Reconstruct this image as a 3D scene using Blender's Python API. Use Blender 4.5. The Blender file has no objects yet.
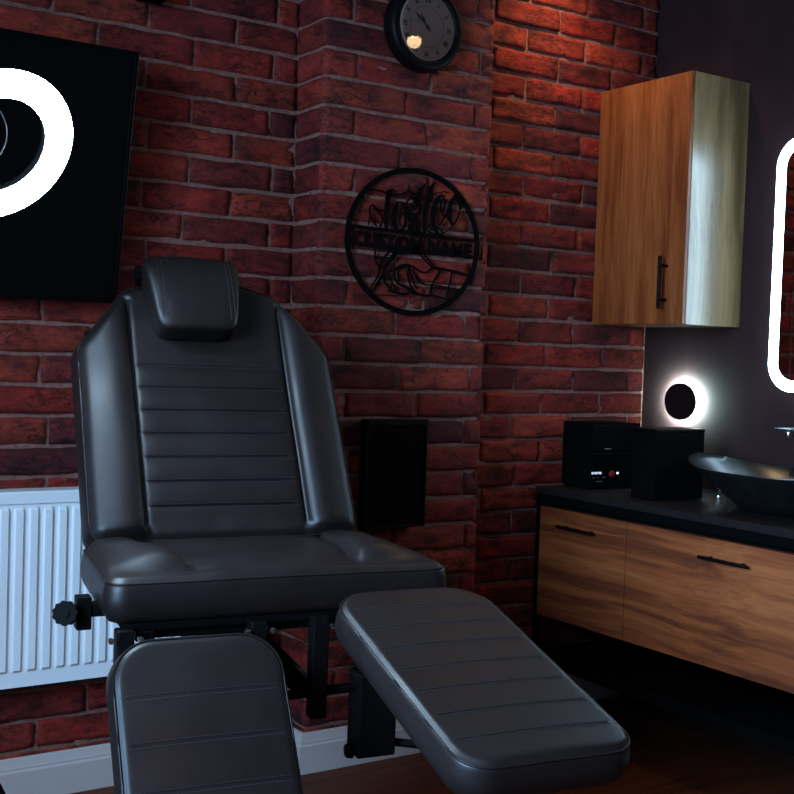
import bpy, bmesh, math, random
from mathutils import Vector, Matrix, noise
from mathutils.geometry import delaunay_2d_cdt
random.seed(7)
SC = bpy.context.scene
COL = SC.collection
PI = math.pi
R = math.radians

# ------------------------------------------------------------------ helpers
def link(name, me, parent=None, mat=None):
    o = bpy.data.objects.new(name, me)
    COL.objects.link(o)
    if parent is not None: o.parent = parent
    if mat is not None and me is not None: me.materials.append(mat)
    return o

def tag(o, label=None, cat=None, group=None, kind=None):
    if label: o['label'] = label
    if cat: o['category'] = cat
    if group: o['group'] = group
    if kind: o['kind'] = kind
    return o

def thing(name, label, cat, loc=(0, 0, 0), group=None):
    o = bpy.data.objects.new(name, None)
    COL.objects.link(o); o.location = loc; o.empty_display_size = .05
    return tag(o, label, cat, group)

class MB:
    """mesh builder: several shapes into one mesh, in world (or given) coordinates"""
    def __init__(s): s.bm = bmesh.new()
    def box(s, a, b, bev=0.0, M=None, seg=2):
        x0, y0, z0 = a; x1, y1, z1 = b
        t = bmesh.new()
        r = bmesh.ops.create_cube(t, size=1)
        for v in t.verts:
            v.co = Vector(((x0+x1)/2+v.co.x*abs(x1-x0), (y0+y1)/2+v.co.y*abs(y1-y0), (z0+z1)/2+v.co.z*abs(z1-z0)))
        if bev > 0:
            bmesh.ops.bevel(t, geom=list(t.edges), offset=bev, segments=seg, affect='EDGES', profile=.5)
        if M: bmesh.ops.transform(t, matrix=M, verts=t.verts)
        s._join(t); return s
    def _join(s, t):
        me = bpy.data.meshes.new('tmp'); t.to_mesh(me); t.free()
        s.bm.from_mesh(me); bpy.data.meshes.remove(me)
    def cyl(s, p, q, r0, r1=None, n=24, cap=True, bev=0.0):
        r1 = r0 if r1 is None else r1
        p = Vector(p); q = Vector(q); d = (q-p); L = d.length
        rot = d.to_track_quat('Z', 'Y').to_matrix().to_4x4()
        M = Matrix.Translation((p+q)/2) @ rot
        t = bmesh.new()
        bmesh.ops.create_cone(t, cap_ends=cap, segments=n, radius1=r0, radius2=r1, depth=L)
        if bev > 0:
            es = [e for e in t.edges if abs(e.verts[0].co.z-e.verts[1].co.z) < 1e-6]
            bmesh.ops.bevel(t, geom=es, offset=bev, segments=2, affect='EDGES', profile=.5)
        bmesh.ops.transform(t, matrix=M, verts=t.verts)
        s._join(t); return s
    def tube(s, pts, r, n=10, closed=False):
        pts = [Vector(p) for p in pts]; N = len(pts)
        rings = []; up = None
        for i, p in enumerate(pts):
            if closed: d = pts[(i+1) % N]-pts[i-1]
            else: d = pts[min(i+1, N-1)]-pts[max(i-1, 0)]
            d.normalize()
            if up is None:
                up = Vector((0, 0, 1)) if abs(d.z) < .9 else Vector((0, 1, 0))
            a = d.cross(up)
            if a.length < 1e-5: a = d.orthogonal()
            a.normalize(); b = a.cross(d).normalized(); up = b
            rings.append([s.bm.verts.new(p+(a*math.cos(2*PI*k/n)+b*math.sin(2*PI*k/n))*r) for k in range(n)])
        M = N if closed else N-1
        for i in range(M):
            A, B = rings[i], rings[(i+1) % N]
            for k in range(n):
                s.bm.faces.new((A[k], A[(k+1) % n], B[(k+1) % n], B[k]))
        if not closed:
            s.bm.faces.new(rings[0][::-1]); s.bm.faces.new(rings[-1])
        return s
    def lathe(s, prof, M, n=48):
        """profile [(r, h)] turned round local z"""
        rings = []
        for (r, h) in prof:
            if r < 1e-6: rings.append([s.bm.verts.new(M @ Vector((0, 0, h)))])
            else: rings.append([s.bm.verts.new(M @ Vector((r*math.cos(2*PI*k/n), r*math.sin(2*PI*k/n), h))) for k in range(n)])
        for A, B in zip(rings, rings[1:]):
            for k in range(n):
                k2 = (k+1) % n
                if len(A) == 1 and len(B) == 1: continue
                if len(A) == 1: s.bm.faces.new((A[0], B[k2], B[k]))
                elif len(B) == 1: s.bm.faces.new((A[k], A[k2], B[0]))
                else: s.bm.faces.new((A[k], A[k2], B[k2], B[k]))
        return s
    def prism(s, poly, M, h):
        """polygon (x, y) extruded h along local z"""
        a = [s.bm.verts.new(M @ Vector((x, y, 0))) for x, y in poly]
        b = [s.bm.verts.new(M @ Vector((x, y, h))) for x, y in poly]
        s.bm.faces.new(a[::-1]); s.bm.faces.new(b)
        for k in range(len(poly)):
            k2 = (k+1) % len(poly)
            s.bm.faces.new((a[k], a[k2], b[k2], b[k]))
        return s
    def ribbon(s, pts, M, h):
        """flat cut-metal stroke: points (x, y, width), thickness h along local z"""
        P = []
        for i in range(len(pts)-1):      # smooth the stroke with a Catmull-Rom spline
            p0 = Vector(pts[max(i-1, 0)]); p1 = Vector(pts[i]); p2 = Vector(pts[i+1]); p3 = Vector(pts[min(i+2, len(pts)-1)])
            for k in range(5):
                t = k/5
                P.append(.5*((2*p1)+(-p0+p2)*t+(2*p0-5*p1+4*p2-p3)*t*t+(-p0+3*p1-3*p2+p3)*t**3))
        P.append(Vector(pts[-1]))
        L = []; Rr = []
        for i, p in enumerate(P):
            d = P[min(i+1, len(P)-1)]-P[max(i-1, 0)]; d = Vector((d.x, d.y))
            if d.length < 1e-9: d = Vector((1, 0))
            d.normalize(); nrm = Vector((-d.y, d.x)); w = max(p.z, .0012)/2
            L.append((p.x+nrm.x*w, p.y+nrm.y*w)); Rr.append((p.x-nrm.x*w, p.y-nrm.y*w))
        V = [[s.bm.verts.new(M @ Vector((q[0], q[1], z))) for q in seq] for seq in (L, Rr) for z in (0, h)]
        for i in range(len(P)-1):
            for a, b in ((0, 1), (1, 3), (3, 2), (2, 0)):
                s.bm.faces.new((V[a][i], V[a][i+1], V[b][i+1], V[b][i]))
        for i in (0, -1):
            s.bm.faces.new((V[0][i], V[1][i], V[3][i], V[2][i]))
        return s
    def build(s, name, mat, parent=None, smooth=None, M=None):
        bmesh.ops.recalc_face_normals(s.bm, faces=s.bm.faces)
        if M: bmesh.ops.transform(s.bm, matrix=M, verts=s.bm.verts)
        me = bpy.data.meshes.new(name); s.bm.to_mesh(me); s.bm.free()
        if smooth is not None:
            me.shade_smooth()
            me.set_sharp_from_angle(angle=R(smooth))
        return link(name, me, parent, mat)

def merge(o, mb, m):
    """add surface detail (stitches) into an existing part's own mesh"""
    t = bpy.data.meshes.new('t'); mb.bm.to_mesh(t); mb.bm.free()
    me = o.data; me.materials.append(m); k = len(me.materials)-1; n0 = len(me.polygons)
    bm = bmesh.new(); bm.from_mesh(me); bm.from_mesh(t); bm.to_mesh(me); bm.free(); bpy.data.meshes.remove(t)
    for p in list(me.polygons)[n0:]: p.material_index = k

def rounded(poly, rad, n=8):
    """round the corners of a convex polygon; rad is one number or one per corner"""
    out = []; N = len(poly)
    for i in range(N):
        r = rad[i] if isinstance(rad, (list, tuple)) else rad
        p = Vector(poly[i]); a = (Vector(poly[i-1])-p); b = (Vector(poly[(i+1) % N])-p)
        la, lb = a.length, b.length; a.normalize(); b.normalize()
        ang = a.angle(b); t = min(r/math.tan(ang/2), la*.48, lb*.48); rr = t*math.tan(ang/2)
        c = p+(a+b).normalized()*(rr/math.sin(ang/2))
        s0 = p+a*t-c; s1 = p+b*t-c
        a0 = math.atan2(s0.y, s0.x); a1 = math.atan2(s1.y, s1.x)
        while a1-a0 > PI: a1 -= 2*PI
        while a1-a0 < -PI: a1 += 2*PI
        for k in range(n+1):
            an = a0+(a1-a0)*k/n
            out.append((c.x+rr*math.cos(an), c.y+rr*math.sin(an)))
    return out

def resample(poly, step):
    out = []
    N = len(poly)
    for i in range(N):
        a = Vector(poly[i]); b = Vector(poly[(i+1) % N]); L = (b-a).length
        if L < 1e-5: continue
        k = max(1, int(round(L/step)))
        for j in range(k): out.append(tuple(a.lerp(b, j/k)))
    return out

# ------------------------------------------------------------------ materials
def mat(name):
    m = bpy.data.materials.new(name); m.use_nodes = True
    nt = m.node_tree; b = nt.nodes['Principled BSDF']
    return m, nt, b
def plain(name, col, rough=.5, metal=0.0, spec=.5, coat=0.0):
    m, nt, b = mat(name)
    b.inputs['Base Color'].default_value = (*col, 1)
    b.inputs['Roughness'].default_value = rough
    b.inputs['Metallic'].default_value = metal
    b.inputs['Specular IOR Level'].default_value = spec
    b.inputs['Coat Weight'].default_value = coat
    return m
def emit(name, col, s):
    m, nt, b = mat(name)
    b.inputs['Base Color'].default_value = (*[min(1, c) for c in col], 1)
    b.inputs['Emission Color'].default_value = (*col, 1)
    b.inputs['Emission Strength'].default_value = s
    return m
def N(nt, typ, **kw):
    n = nt.nodes.new(typ)
    for k, v in kw.items():
        if k.startswith('i_'): n.inputs[k[2:].replace('_', ' ')].default_value = v
        else: setattr(n, k, v)
    return n
def ramp(nt, stops):
    r = nt.nodes.new('ShaderNodeValToRGB')
    while len(r.color_ramp.elements) < len(stops): r.color_ramp.elements.new(.5)
    for e, (p, c) in zip(r.color_ramp.elements, stops):
        e.position = p; e.color = (*c, 1) if len(c) == 3 else c
    return r

def m_brick():
    m, nt, b = mat('brick'); L = nt.links
    at = N(nt, 'ShaderNodeAttribute', attribute_name='brickcol')
    tc = N(nt, 'ShaderNodeTexCoord')
    n1 = N(nt, 'ShaderNodeTexNoise', i_Scale=9.0, i_Detail=6.0, i_Roughness=.7)
    n2 = N(nt, 'ShaderNodeTexNoise', i_Scale=70.0, i_Detail=5.0, i_Roughness=.7)
    mp = N(nt, 'ShaderNodeMapping'); mp.inputs['Scale'].default_value = (1, 1, 2.2)
    L.new(tc.outputs['Object'], mp.inputs[0])
    for n in (n1, n2): L.new(mp.outputs[0], n.inputs['Vector'])
    r1 = ramp(nt, [(.34, (.18, .14, .20)), (.5, (.72, .66, .68)), (.68, (1.15, .95, .90))])
    L.new(n1.outputs[0], r1.inputs[0])
    mx = N(nt, 'ShaderNodeMix', data_type='RGBA', blend_type='MULTIPLY'); mx.inputs[0].default_value = 1
    L.new(at.outputs['Color'], mx.inputs[6]); L.new(r1.outputs[0], mx.inputs[7])
    r2 = ramp(nt, [(.3, (.45, .4, .42)), (.55, (1, 1, 1)), (.8, (1.25, 1.2, 1.15))])
    L.new(n2.outputs[0], r2.inputs[0])
    mx2 = N(nt, 'ShaderNodeMix', data_type='RGBA', blend_type='MULTIPLY'); mx2.inputs[0].default_value = .8
    L.new(mx.outputs[2], mx2.inputs[6]); L.new(r2.outputs[0], mx2.inputs[7])
    L.new(mx2.outputs[2], b.inputs['Base Color'])
    b.inputs['Roughness'].default_value = .8; b.inputs['Specular IOR Level'].default_value = .3
    # dark wavy cracks pressed into the brick faces
    mp3 = N(nt, 'ShaderNodeMapping'); mp3.inputs['Scale'].default_value = (1, 1, 2.6); L.new(tc.outputs['Object'], mp3.inputs[0])
    n3 = N(nt, 'ShaderNodeTexNoise', i_Scale=13.0, i_Detail=5.0, i_Roughness=.62, i_Distortion=.8); L.new(mp3.outputs[0], n3.inputs['Vector'])
    r3 = ramp(nt, [(.478, (1, 1, 1)), (.498, (.16, .13, .14)), (.506, (.16, .13, .14)), (.524, (1, 1, 1))]); L.new(n3.outputs[0], r3.inputs[0])
    n4 = N(nt, 'ShaderNodeTexNoise', i_Scale=6.0, i_Detail=2.0); L.new(tc.outputs['Object'], n4.inputs['Vector'])
    r4 = ramp(nt, [(.43, (0, 0, 0)), (.52, (1, 1, 1))]); L.new(n4.outputs[0], r4.inputs[0])
    mx3 = N(nt, 'ShaderNodeMix', data_type='RGBA', blend_type='MULTIPLY')
    L.new(r4.outputs[0], mx3.inputs[0]); L.new(mx2.outputs[2], mx3.inputs[6]); L.new(r3.outputs[0], mx3.inputs[7])
    L.new(mx3.outputs[2], b.inputs['Base Color'])
    bp = N(nt, 'ShaderNodeBump', i_Strength=.8, i_Distance=.003)
    L.new(n2.outputs[0], bp.inputs['Height'])
    bp2 = N(nt, 'ShaderNodeBump', i_Strength=.5, i_Distance=.003); L.new(r3.outputs[0], bp2.inputs['Height'])
    L.new(bp.outputs[0], bp2.inputs['Normal']); L.new(bp2.outputs[0], b.inputs['Normal'])
    return m

def m_wood(name, c0, c1, c2, axis, rough=.42, scale=1.0):
    """stretched grain along the given axis"""
    m, nt, b = mat(name); L = nt.links
    tc = N(nt, 'ShaderNodeTexCoord'); mp = N(nt, 'ShaderNodeMapping')
    sc = [1, 1, 1]
    for i in range(3): sc[i] = 1.3*scale if i == axis else 22*scale
    mp.inputs['Scale'].default_value = sc
    L.new(tc.outputs['Object'], mp.inputs[0])
    wn = N(nt, 'ShaderNodeTexNoise', i_Scale=1.6, i_Detail=2.0)
    L.new(tc.outputs['Object'], wn.inputs['Vector'])
    add = N(nt, 'ShaderNodeMix', data_type='RGBA', blend_type='LINEAR_LIGHT'); add.inputs[0].default_value = .9
    L.new(mp.outputs[0], add.inputs[6]); L.new(wn.outputs['Color'], add.inputs[7])
    n1 = N(nt, 'ShaderNodeTexNoise', i_Scale=.55, i_Detail=5.0, i_Roughness=.6, i_Distortion=.35)
    n2 = N(nt, 'ShaderNodeTexNoise', i_Scale=4.0, i_Detail=4.0, i_Roughness=.7)
    L.new(add.outputs[2], n1.inputs['Vector']); L.new(add.outputs[2], n2.inputs['Vector'])
    r1 = ramp(nt, [(.30, [c*.80 for c in c0]), (.42, c0), (.5, c1), (.66, c2)])
    L.new(n1.outputs[0], r1.inputs[0])
    r2 = ramp(nt, [(.33, (.60, .57, .54)), (.6, (1.08, 1.08, 1.08))])
    L.new(n2.outputs[0], r2.inputs[0])
    mx = N(nt, 'ShaderNodeMix', data_type='RGBA', blend_type='MULTIPLY'); mx.inputs[0].default_value = .8
    L.new(r1.outputs[0], mx.inputs[6]); L.new(r2.outputs[0], mx.inputs[7])
    L.new(mx.outputs[2], b.inputs['Base Color'])
    b.inputs['Roughness'].default_value = rough
    bp = N(nt, 'ShaderNodeBump', i_Strength=.15, i_Distance=.001)
    L.new(n2.outputs[0], bp.inputs['Height']); L.new(bp.outputs[0], b.inputs['Normal'])
    return m

def m_noise(name, c0, c1, scale, rough=.6, bump=.3, dist=.002, detail=5, spec=.5, stretch=(1, 1, 1), metal=0):
    m, nt, b = mat(name); L = nt.links
    tc = N(nt, 'ShaderNodeTexCoord'); mp = N(nt, 'ShaderNodeMapping')
    mp.inputs['Scale'].default_value = stretch
    L.new(tc.outputs['Object'], mp.inputs[0])
    n1 = N(nt, 'ShaderNodeTexNoise', i_Scale=float(scale), i_Detail=float(detail), i_Roughness=.65)
    L.new(mp.outputs[0], n1.inputs['Vector'])
    r1 = ramp(nt, [(.35, c0), (.65, c1)]); L.new(n1.outputs[0], r1.inputs[0])
    L.new(r1.outputs[0], b.inputs['Base Color'])
    b.inputs['Roughness'].default_value = rough; b.inputs['Specular IOR Level'].default_value = spec
    b.inputs['Metallic'].default_value = metal
    if bump:
        bp = N(nt, 'ShaderNodeBump', i_Strength=bump, i_Distance=dist)
        L.new(n1.outputs[0], bp.inputs['Height']); L.new(bp.outputs[0], b.inputs['Normal'])
    return m

def m_leather():
    m, nt, b = mat('black_leather'); L = nt.links
    tc = N(nt, 'ShaderNodeTexCoord')
    v = N(nt, 'ShaderNodeTexVoronoi', i_Scale=420.0); n = N(nt, 'ShaderNodeTexNoise', i_Scale=9.0, i_Detail=4.0)
    L.new(tc.outputs['Object'], v.inputs['Vector']); L.new(tc.outputs['Object'], n.inputs['Vector'])
    b.inputs['Base Color'].default_value = (.0085, .0052, .0050, 1); b.inputs['Specular IOR Level'].default_value = .34
    rr = ramp(nt, [(.3, (.40,)*3), (.7, (.52,)*3)]); L.new(n.outputs[0], rr.inputs[0]); L.new(rr.outputs[0], b.inputs['Roughness'])
    b1 = N(nt, 'ShaderNodeBump', i_Strength=.12, i_Distance=.0006); b2 = N(nt, 'ShaderNodeBump', i_Strength=.12, i_Distance=.012)
    L.new(v.outputs['Distance'], b1.inputs['Height']); L.new(n.outputs[0], b2.inputs['Height'])
    L.new(b2.outputs[0], b1.inputs['Normal']); L.new(b1.outputs[0], b.inputs['Normal'])
    return m

def m_floor():
    m, nt, b = mat('floor_planks'); L = nt.links
    tc = N(nt, 'ShaderNodeTexCoord')
    br = N(nt, 'ShaderNodeTexBrick'); br.inputs['Scale'].default_value = 1.0
    br.inputs['Brick Width'].default_value = 1.2; br.inputs['Row Height'].default_value = .19
    br.inputs['Mortar Size'].default_value = .002; br.inputs['Color1'].default_value = (.105, .026, .010, 1)
    br.inputs['Color2'].default_value = (.065, .016, .006, 1); br.inputs['Mortar'].default_value = (.008, .004, .003, 1)
    L.new(tc.outputs['Object'], br.inputs['Vector'])
    mp = N(nt, 'ShaderNodeMapping'); mp.inputs['Scale'].default_value = (1.5, 26, 1); L.new(tc.outputs['Object'], mp.inputs[0])
    n = N(nt, 'ShaderNodeTexNoise', i_Scale=1.5, i_Detail=6.0, i_Roughness=.65, i_Distortion=.4); L.new(mp.outputs[0], n.inputs['Vector'])
    r = ramp(nt, [(.3, (.45, .42, .4)), (.7, (1.3, 1.25, 1.2))]); L.new(n.outputs[0], r.inputs[0])
    mx = N(nt, 'ShaderNodeMix', data_type='RGBA', blend_type='MULTIPLY'); mx.inputs[0].default_value = 1
    L.new(br.outputs['Color'], mx.inputs[6]); L.new(r.outputs[0], mx.inputs[7])
    L.new(mx.outputs[2], b.inputs['Base Color']); b.inputs['Roughness'].default_value = .5; b.inputs['Specular IOR Level'].default_value = .2
    return m

MT = dict(
    brick=m_brick(),
    mortar=m_noise('mortar', (.12, .050, .038), (.25, .108, .082), 60, rough=.9, bump=.8, dist=.003),
    plaster=m_noise('grey_plaster', (.022, .009, .0088), (.033, .0135, .014), 7, spec=.12, rough=.8, bump=.15, dist=.002, stretch=(1, 1, .25)),
    ceil=plain('ceiling_paint', (.30, .28, .27), .9),
    disc=plain('lamp_disc', (.010, .0045, .004), .8, 0, .05),
    knob=plain('knob_plastic', (.0022, .0020, .0020), .5, 0, .04),
    darkcable=plain('dark_cable', (.012, .012, .013), .6, 0, .2),
    clockframe=plain('clock_frame', (.003, .0026, .0025), .5, 0, .1),
    dark=plain('side_wall_paint', (.12, .10, .10), .9),
    floor=m_floor(),
    white=plain('white_gloss_paint', (.50, .41, .38), .4),
    rad=plain('white_enamel', (.84, .84, .84), .32),
    leather=m_leather(),
    thread=plain('grey_thread', (.020, .018, .019), .7),
    steel=plain('black_steel', (.003, .0028, .0028), .5, 0.0, .08),
    blackmatte=plain('black_matte', (.0022, .0020, .0020), .8, 0, .03),
    blackgloss=plain('black_gloss', (.002, .0018, .0018), .38, 0, .07),
    screen=plain('dark_screen', (.0015, .0013, .0018), .6, 0, .05),
    chrome=plain('chrome', (.75, .75, .77), .18, 1.0),
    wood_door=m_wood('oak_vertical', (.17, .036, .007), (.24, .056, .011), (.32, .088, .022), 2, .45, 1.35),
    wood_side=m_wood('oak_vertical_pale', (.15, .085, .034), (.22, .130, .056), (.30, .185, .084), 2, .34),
    wood_drawer=m_wood('oak_horizontal', (.15, .030, .006), (.27, .062, .013), (.36, .098, .025), 1, .55, 1.35),
    counter=m_noise('black_laminate', (.009, .0070, .0072), (.015, .012, .0122), 40, spec=.22, rough=.42, bump=.1, dist=.001),
    basin=m_noise('matt_black_ceramic', (.006, .006, .006), (.010, .010, .010), 50, rough=.28, bump=.05, dist=.001),
    ledmirror=emit('mirror_light', (.52, .80, 1.0), 18.0),
    ringled=emit('ring_lamp_diffuser', (.55, .77, 1.0), 125.0),
    halo=emit('wall_lamp_light', (.60, 1.0, .98), 1000.0),
    bulb=emit('warm_bulb', (1.0, .62, .28), 30.0),
    clockface=m_noise('clock_face', (.88, .66, .60), (.94, .71, .65), 20, rough=.6, bump=0),
    ink=plain('clock_ink', (.03, .022, .02), .6),
    mirror=plain('mirror_glass', (.75, .75, .75), .03, 1.0),
    dispw=emit('display_white', (.85, .92, 1.0), .32),
    dispb=emit('led_white', (.9, .95, 1.0), 1.1),
    dispr=plain('dark_red_plastic', (.16, .015, .012), .35),
    cable=plain('grey_cable', (.16, .16, .17), .5),
    glass=None,
)
def m_glass():
    m, nt, b = mat('clock_glass'); L = nt.links
    nt.nodes.remove(b)
    out = nt.nodes['Material Output']
    tr = N(nt, 'ShaderNodeBsdfTransparent'); gl = N(nt, 'ShaderNodeBsdfGlossy'); gl.inputs['Roughness'].default_value = .02
    fr = N(nt, 'ShaderNodeFresnel'); fr.inputs[0].default_value = 1.45
    mx = N(nt, 'ShaderNodeMixShader')
    L.new(fr.outputs[0], mx.inputs[0]); L.new(tr.outputs[0], mx.inputs[1]); L.new(gl.outputs[0], mx.inputs[2]); L.new(mx.outputs[0], out.inputs[0])
    return m
MT['glass'] = m_glass()
for n_ in MT['wood_side'].node_tree.nodes:
    if n_.type == 'BSDF_PRINCIPLED': n_.inputs['Coat Weight'].default_value = .9; n_.inputs['Coat Roughness'].default_value = .30
# ------------------------------------------------------------------ the room
XW = 2.906            # grey side wall
PX0, PX1, PD = 1.546, 2.084, .158     # chimney breast on the brick wall
Z0, COURSE, NZ = 1.850-24*.0754, .0754, 36
H = 2.46
BR = [tuple(c*m for c, m in zip(b_, (1.14, .70, .56))) for b_ in [(.235, .034, .024), (.20, .028, .022), (.27, .046, .028), (.16, .024, .026), (.23, .040, .030), (.25, .030, .020), (.10, .018, .022), (.19, .036, .032), (.29, .060, .034)]]
class Bricks:
    def __init__(s): s.v = []; s.f = []; s.c = []
    def brick(s, o, u, w, a0, a1, b0, b1, depth=.0085, fine=True):
        """one rough brick: o origin, u along the wall, w outward; a along, b height"""
        L = a1-a0; Hh = b1-b0
        nx = max(3, int(L/.014)) if fine else 3; nz = 6 if fine else 2
        mu = min(.0028/L, .3); mv = .0028/Hh
        FA = [0]+[mu+(1-2*mu)*i/nx for i in range(nx+1)]+[1]; FB = [0]+[mv+(1-2*mv)*i/nz for i in range(nz+1)]+[1]
        nx += 2; nz += 2
        sd = random.uniform(0, 100); col = random.choice(BR); k = random.uniform(.75, 1.15)
        col = [c*k for c in col]
        tilt = random.uniform(-.02, .02); base = len(s.v); out = random.uniform(-.002, .003)
        for j in range(nz+1):
            for i in range(nx+1):
                fa = FA[i]; fb = FB[j]
                edge = min(fa*L, (1-fa)*L, fb*Hh, (1-fb)*Hh)
                a = a0+fa*L; b = b0+fb*Hh
                if fine:
                    a += .0024*noise.noise(Vector((a*12, b*40, sd)))
                    b += .0040*noise.noise(Vector((a*14+5, b*12, sd+9)))
                h = depth+out
                if edge < 1e-6: h = -.006
                else:
                    if edge < .0045: h -= .0020
                    if fine:
                        q = noise.noise(Vector((a*22, b*42, sd)))
                        h += .0042*noise.noise(Vector((a*14, b*30, sd+3)))-.014*max(0, q-.22)+(fb-.5)*tilt*.3
                p = o+u*a+w*h; s.v.append((p.x, p.y, p.z+b)); s.c.append(col)
        for j in range(nz):
            for i in range(nx):
                k0 = base+j*(nx+1)+i
                s.f.append((k0, k0+1, k0+nx+2, k0+nx+1))
    def mesh(s, name, extra):
        """extra: mortar boxes"""
        nb = len(s.v)
        for a, b in extra:
            k = len(s.v)
            for z in (a[2], b[2]):
                for (x, y) in ((a[0], a[1]), (b[0], a[1]), (b[0], b[1]), (a[0], b[1])): s.v.append((x, y, z)); s.c.append((1, 1, 1))
            for q in ((0, 3, 2, 1), (4, 5, 6, 7), (0, 1, 5, 4), (1, 2, 6, 5), (2, 3, 7, 6), (3, 0, 4, 7)): s.f.append(tuple(k+i for i in q))
        me = bpy.data.meshes.new(name); me.from_pydata(s.v, [], s.f)
        ca = me.color_attributes.new('brickcol', 'FLOAT_COLOR', 'POINT')
        ca.data.foreach_set('color', [x for c in s.c for x in (*c, 1)])
        me.materials.append(MT['brick']); me.materials.append(MT['mortar'])
        me.polygons.foreach_set('material_index', [1 if min(p) >= nb else 0 for p in s.f])
        me.polygons.foreach_set('use_smooth', [min(p) < nb for p in s.f])
        me.update()
        return me
J = .0036   # half joint
def run(B, o, u, w, a0, a1, joints, z0, z1, fine=True):
    js = [a0]+sorted(j for j in joints if a0+.03 < j < a1-.03)+[a1]
    for p, q in zip(js, js[1:]):
        B.brick(o, u, w, p+J, q-J, z0+J, z1-J, fine=fine)
def joints(k, a, b, phA, phB):
    ph = phA if k % 2 == 0 else phB; out = []; x = ph
    while x > a: x -= .2425
    while x < b: out.append(x+random.uniform(-.012, .012)); x += .2425
    return out
X = Vector((1, 0, 0)); Yv = Vector((0, 1, 0))
B = Bricks()
for k in range(NZ):
    z = Z0+k*COURSE
    if z > H: break
    z1 = min(z+COURSE, H)
    kk = k-24
    B0 = Vector((0, 0, 0))
    run(B, B0, X, -Yv, -1.2, .45, joints(kk, -1.2, .45, 1.228, 1.112), z, z1, False)
    run(B, B0, X, -Yv, .45, PX0, joints(kk, .45, PX0, 1.228, 1.112), z, z1)
    run(B, B0, X, -Yv, PX1, XW-.002, joints(kk, PX1, XW, 2.465, 2.348), z, z1)
me = B.mesh('wall_back', [((-1.2, 0, 0), (XW, .1, H))])
tag(link('wall_back', me), 'red brick wall behind the treatment chair', kind='structure')
B = Bricks()
for k in range(NZ):
    z = Z0+k*COURSE
    if z > H: break
    z1 = min(z+COURSE, H); kk = k-24
    js = joints(kk, PX0+.02, PX1-.02, 1.636, 1.796) if True else []
    run(B, Vector((0, -PD, 0)), X, -Yv, PX0-.0085-J, PX1+.0085+J, [j for j in js if PX0+.05 < j < PX1-.03], z, z1)
    B.brick(Vector((PX0, 0, 0)), Yv, -X, -PD-.0075, -.012, z+J, z1-J)
    B.brick(Vector((PX1, 0, 0)), Yv, X, -PD-.0075, -.012, z+J, z1-J)
me = B.mesh('wall_pilaster', [((PX0, -PD, 0), (PX1, -.001, H))])
tag(link('wall_pilaster', me), 'projecting red brick pilaster carrying the clock and the round sign', kind='structure')

def slab(name, a, b, m, label=None):
    o = MB().box(a, b).build(name, m); return tag(o, label, kind='structure')
slab('wall_right', (XW, -4.6, 0), (XW+.1, .1, H), MT['plaster'], 'dark grey plaster wall with the mirror')
slab('floor', (-1.3, -4.6, -.1), (XW+.1, .1, 0), MT['floor'], 'dark brown plank floor')
slab('ceiling', (-1.3, -4.6, H), (XW+.1, .1, H+.1), MT['ceil'])
slab('wall_rear', (-1.3, -4.7, 0), (XW+.1, -4.6, H), MT['dark'])
# left wall with the daylight window (outside the photograph)
WY0, WY1, WZ0, WZ1 = -2.75, -1.55, .95, 2.15
w = MB()
w.box((-1.3, -4.6, 0), (-1.2, WY0, H)); w.box((-1.3, WY1, 0), (-1.2, .1, H))
w.box((-1.3, WY0, 0), (-1.2, WY1, WZ0)); w.box((-1.3, WY0, WZ1), (-1.2, WY1, H))
tag(w.build('wall_left', MT['dark']), kind='structure')
w = MB()
for a, b in (((-1.28, WY0, WZ0), (-1.21, WY0+.06, WZ1)), ((-1.28, WY1-.06, WZ0), (-1.21, WY1, WZ1)), ((-1.28, WY0, WZ0), (-1.21, WY1, WZ0+.06)), ((-1.28, WY0, WZ1-.06), (-1.21, WY1, WZ1)), ((-1.28, (WY0+WY1)/2-.025, WZ0), (-1.21, (WY0+WY1)/2+.025, WZ1))):
    w.box(a, b, .004)
tag(w.build('window_1', MT['white']), kind='structure')

# skirting: profile (height, thickness)
PROF = [(0, 0), (0, .018), (.074, .018), (.079, .0145), (.084, .0145), (.088, .0125), (.096, .010), (.104, .008), (.107, .004), (.107, 0)]
def skirting(name, pts, label):
    """pts run with the room on the right-hand (-normal) side"""
    bm = bmesh.new(); rings = []
    P = [Vector(p) for p in pts]
    for i, p in enumerate(P):
        d0 = (P[i]-P[i-1]).normalized() if i else (P[1]-P[0]).normalized()
        d1 = (P[i+1]-P[i]).normalized() if i < len(P)-1 else d0
        n0 = Vector((d0.y, -d0.x)); n1 = Vector((d1.y, -d1.x)); nn = (n0+n1); nn = nn/(nn.dot(n0))
        rings.append([bm.verts.new((p.x+nn.x*t, p.y+nn.y*t, h)) for h, t in PROF])
    for A, Bq in zip(rings, rings[1:]):
        for k in range(len(PROF)-1): bm.faces.new((A[k], Bq[k], Bq[k+1], A[k+1]))
    for q in (rings[0], rings[-1]): bm.faces.new(q)
    bmesh.ops.recalc_face_normals(bm, faces=bm.faces)
    me = bpy.data.meshes.new(name); bm.to_mesh(me); bm.free()
    tag(link(name, me, None, MT['white']), label, kind='structure')
g = .013
skirting('baseboard_left', [(-1.2, -g), (PX0-g, -g), (PX0-g, -PD-g), (PX1+g, -PD-g), (PX1+g, -g), (XW, -g)], 'white skirting board along the foot of the brick wall')
skirting('baseboard_right', [(XW, -.02), (XW, -4.6)], 'white skirting board along the grey wall')
# ------------------------------------------------------------------ treatment chair
CH = thing('treatment_chair', 'black leather reclining treatment chair with head pillow and two split leg rests', 'chair', (.957, -1.122, 0))
CA = R(-8.8)
CH.rotation_euler = (0, 0, CA)
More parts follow.
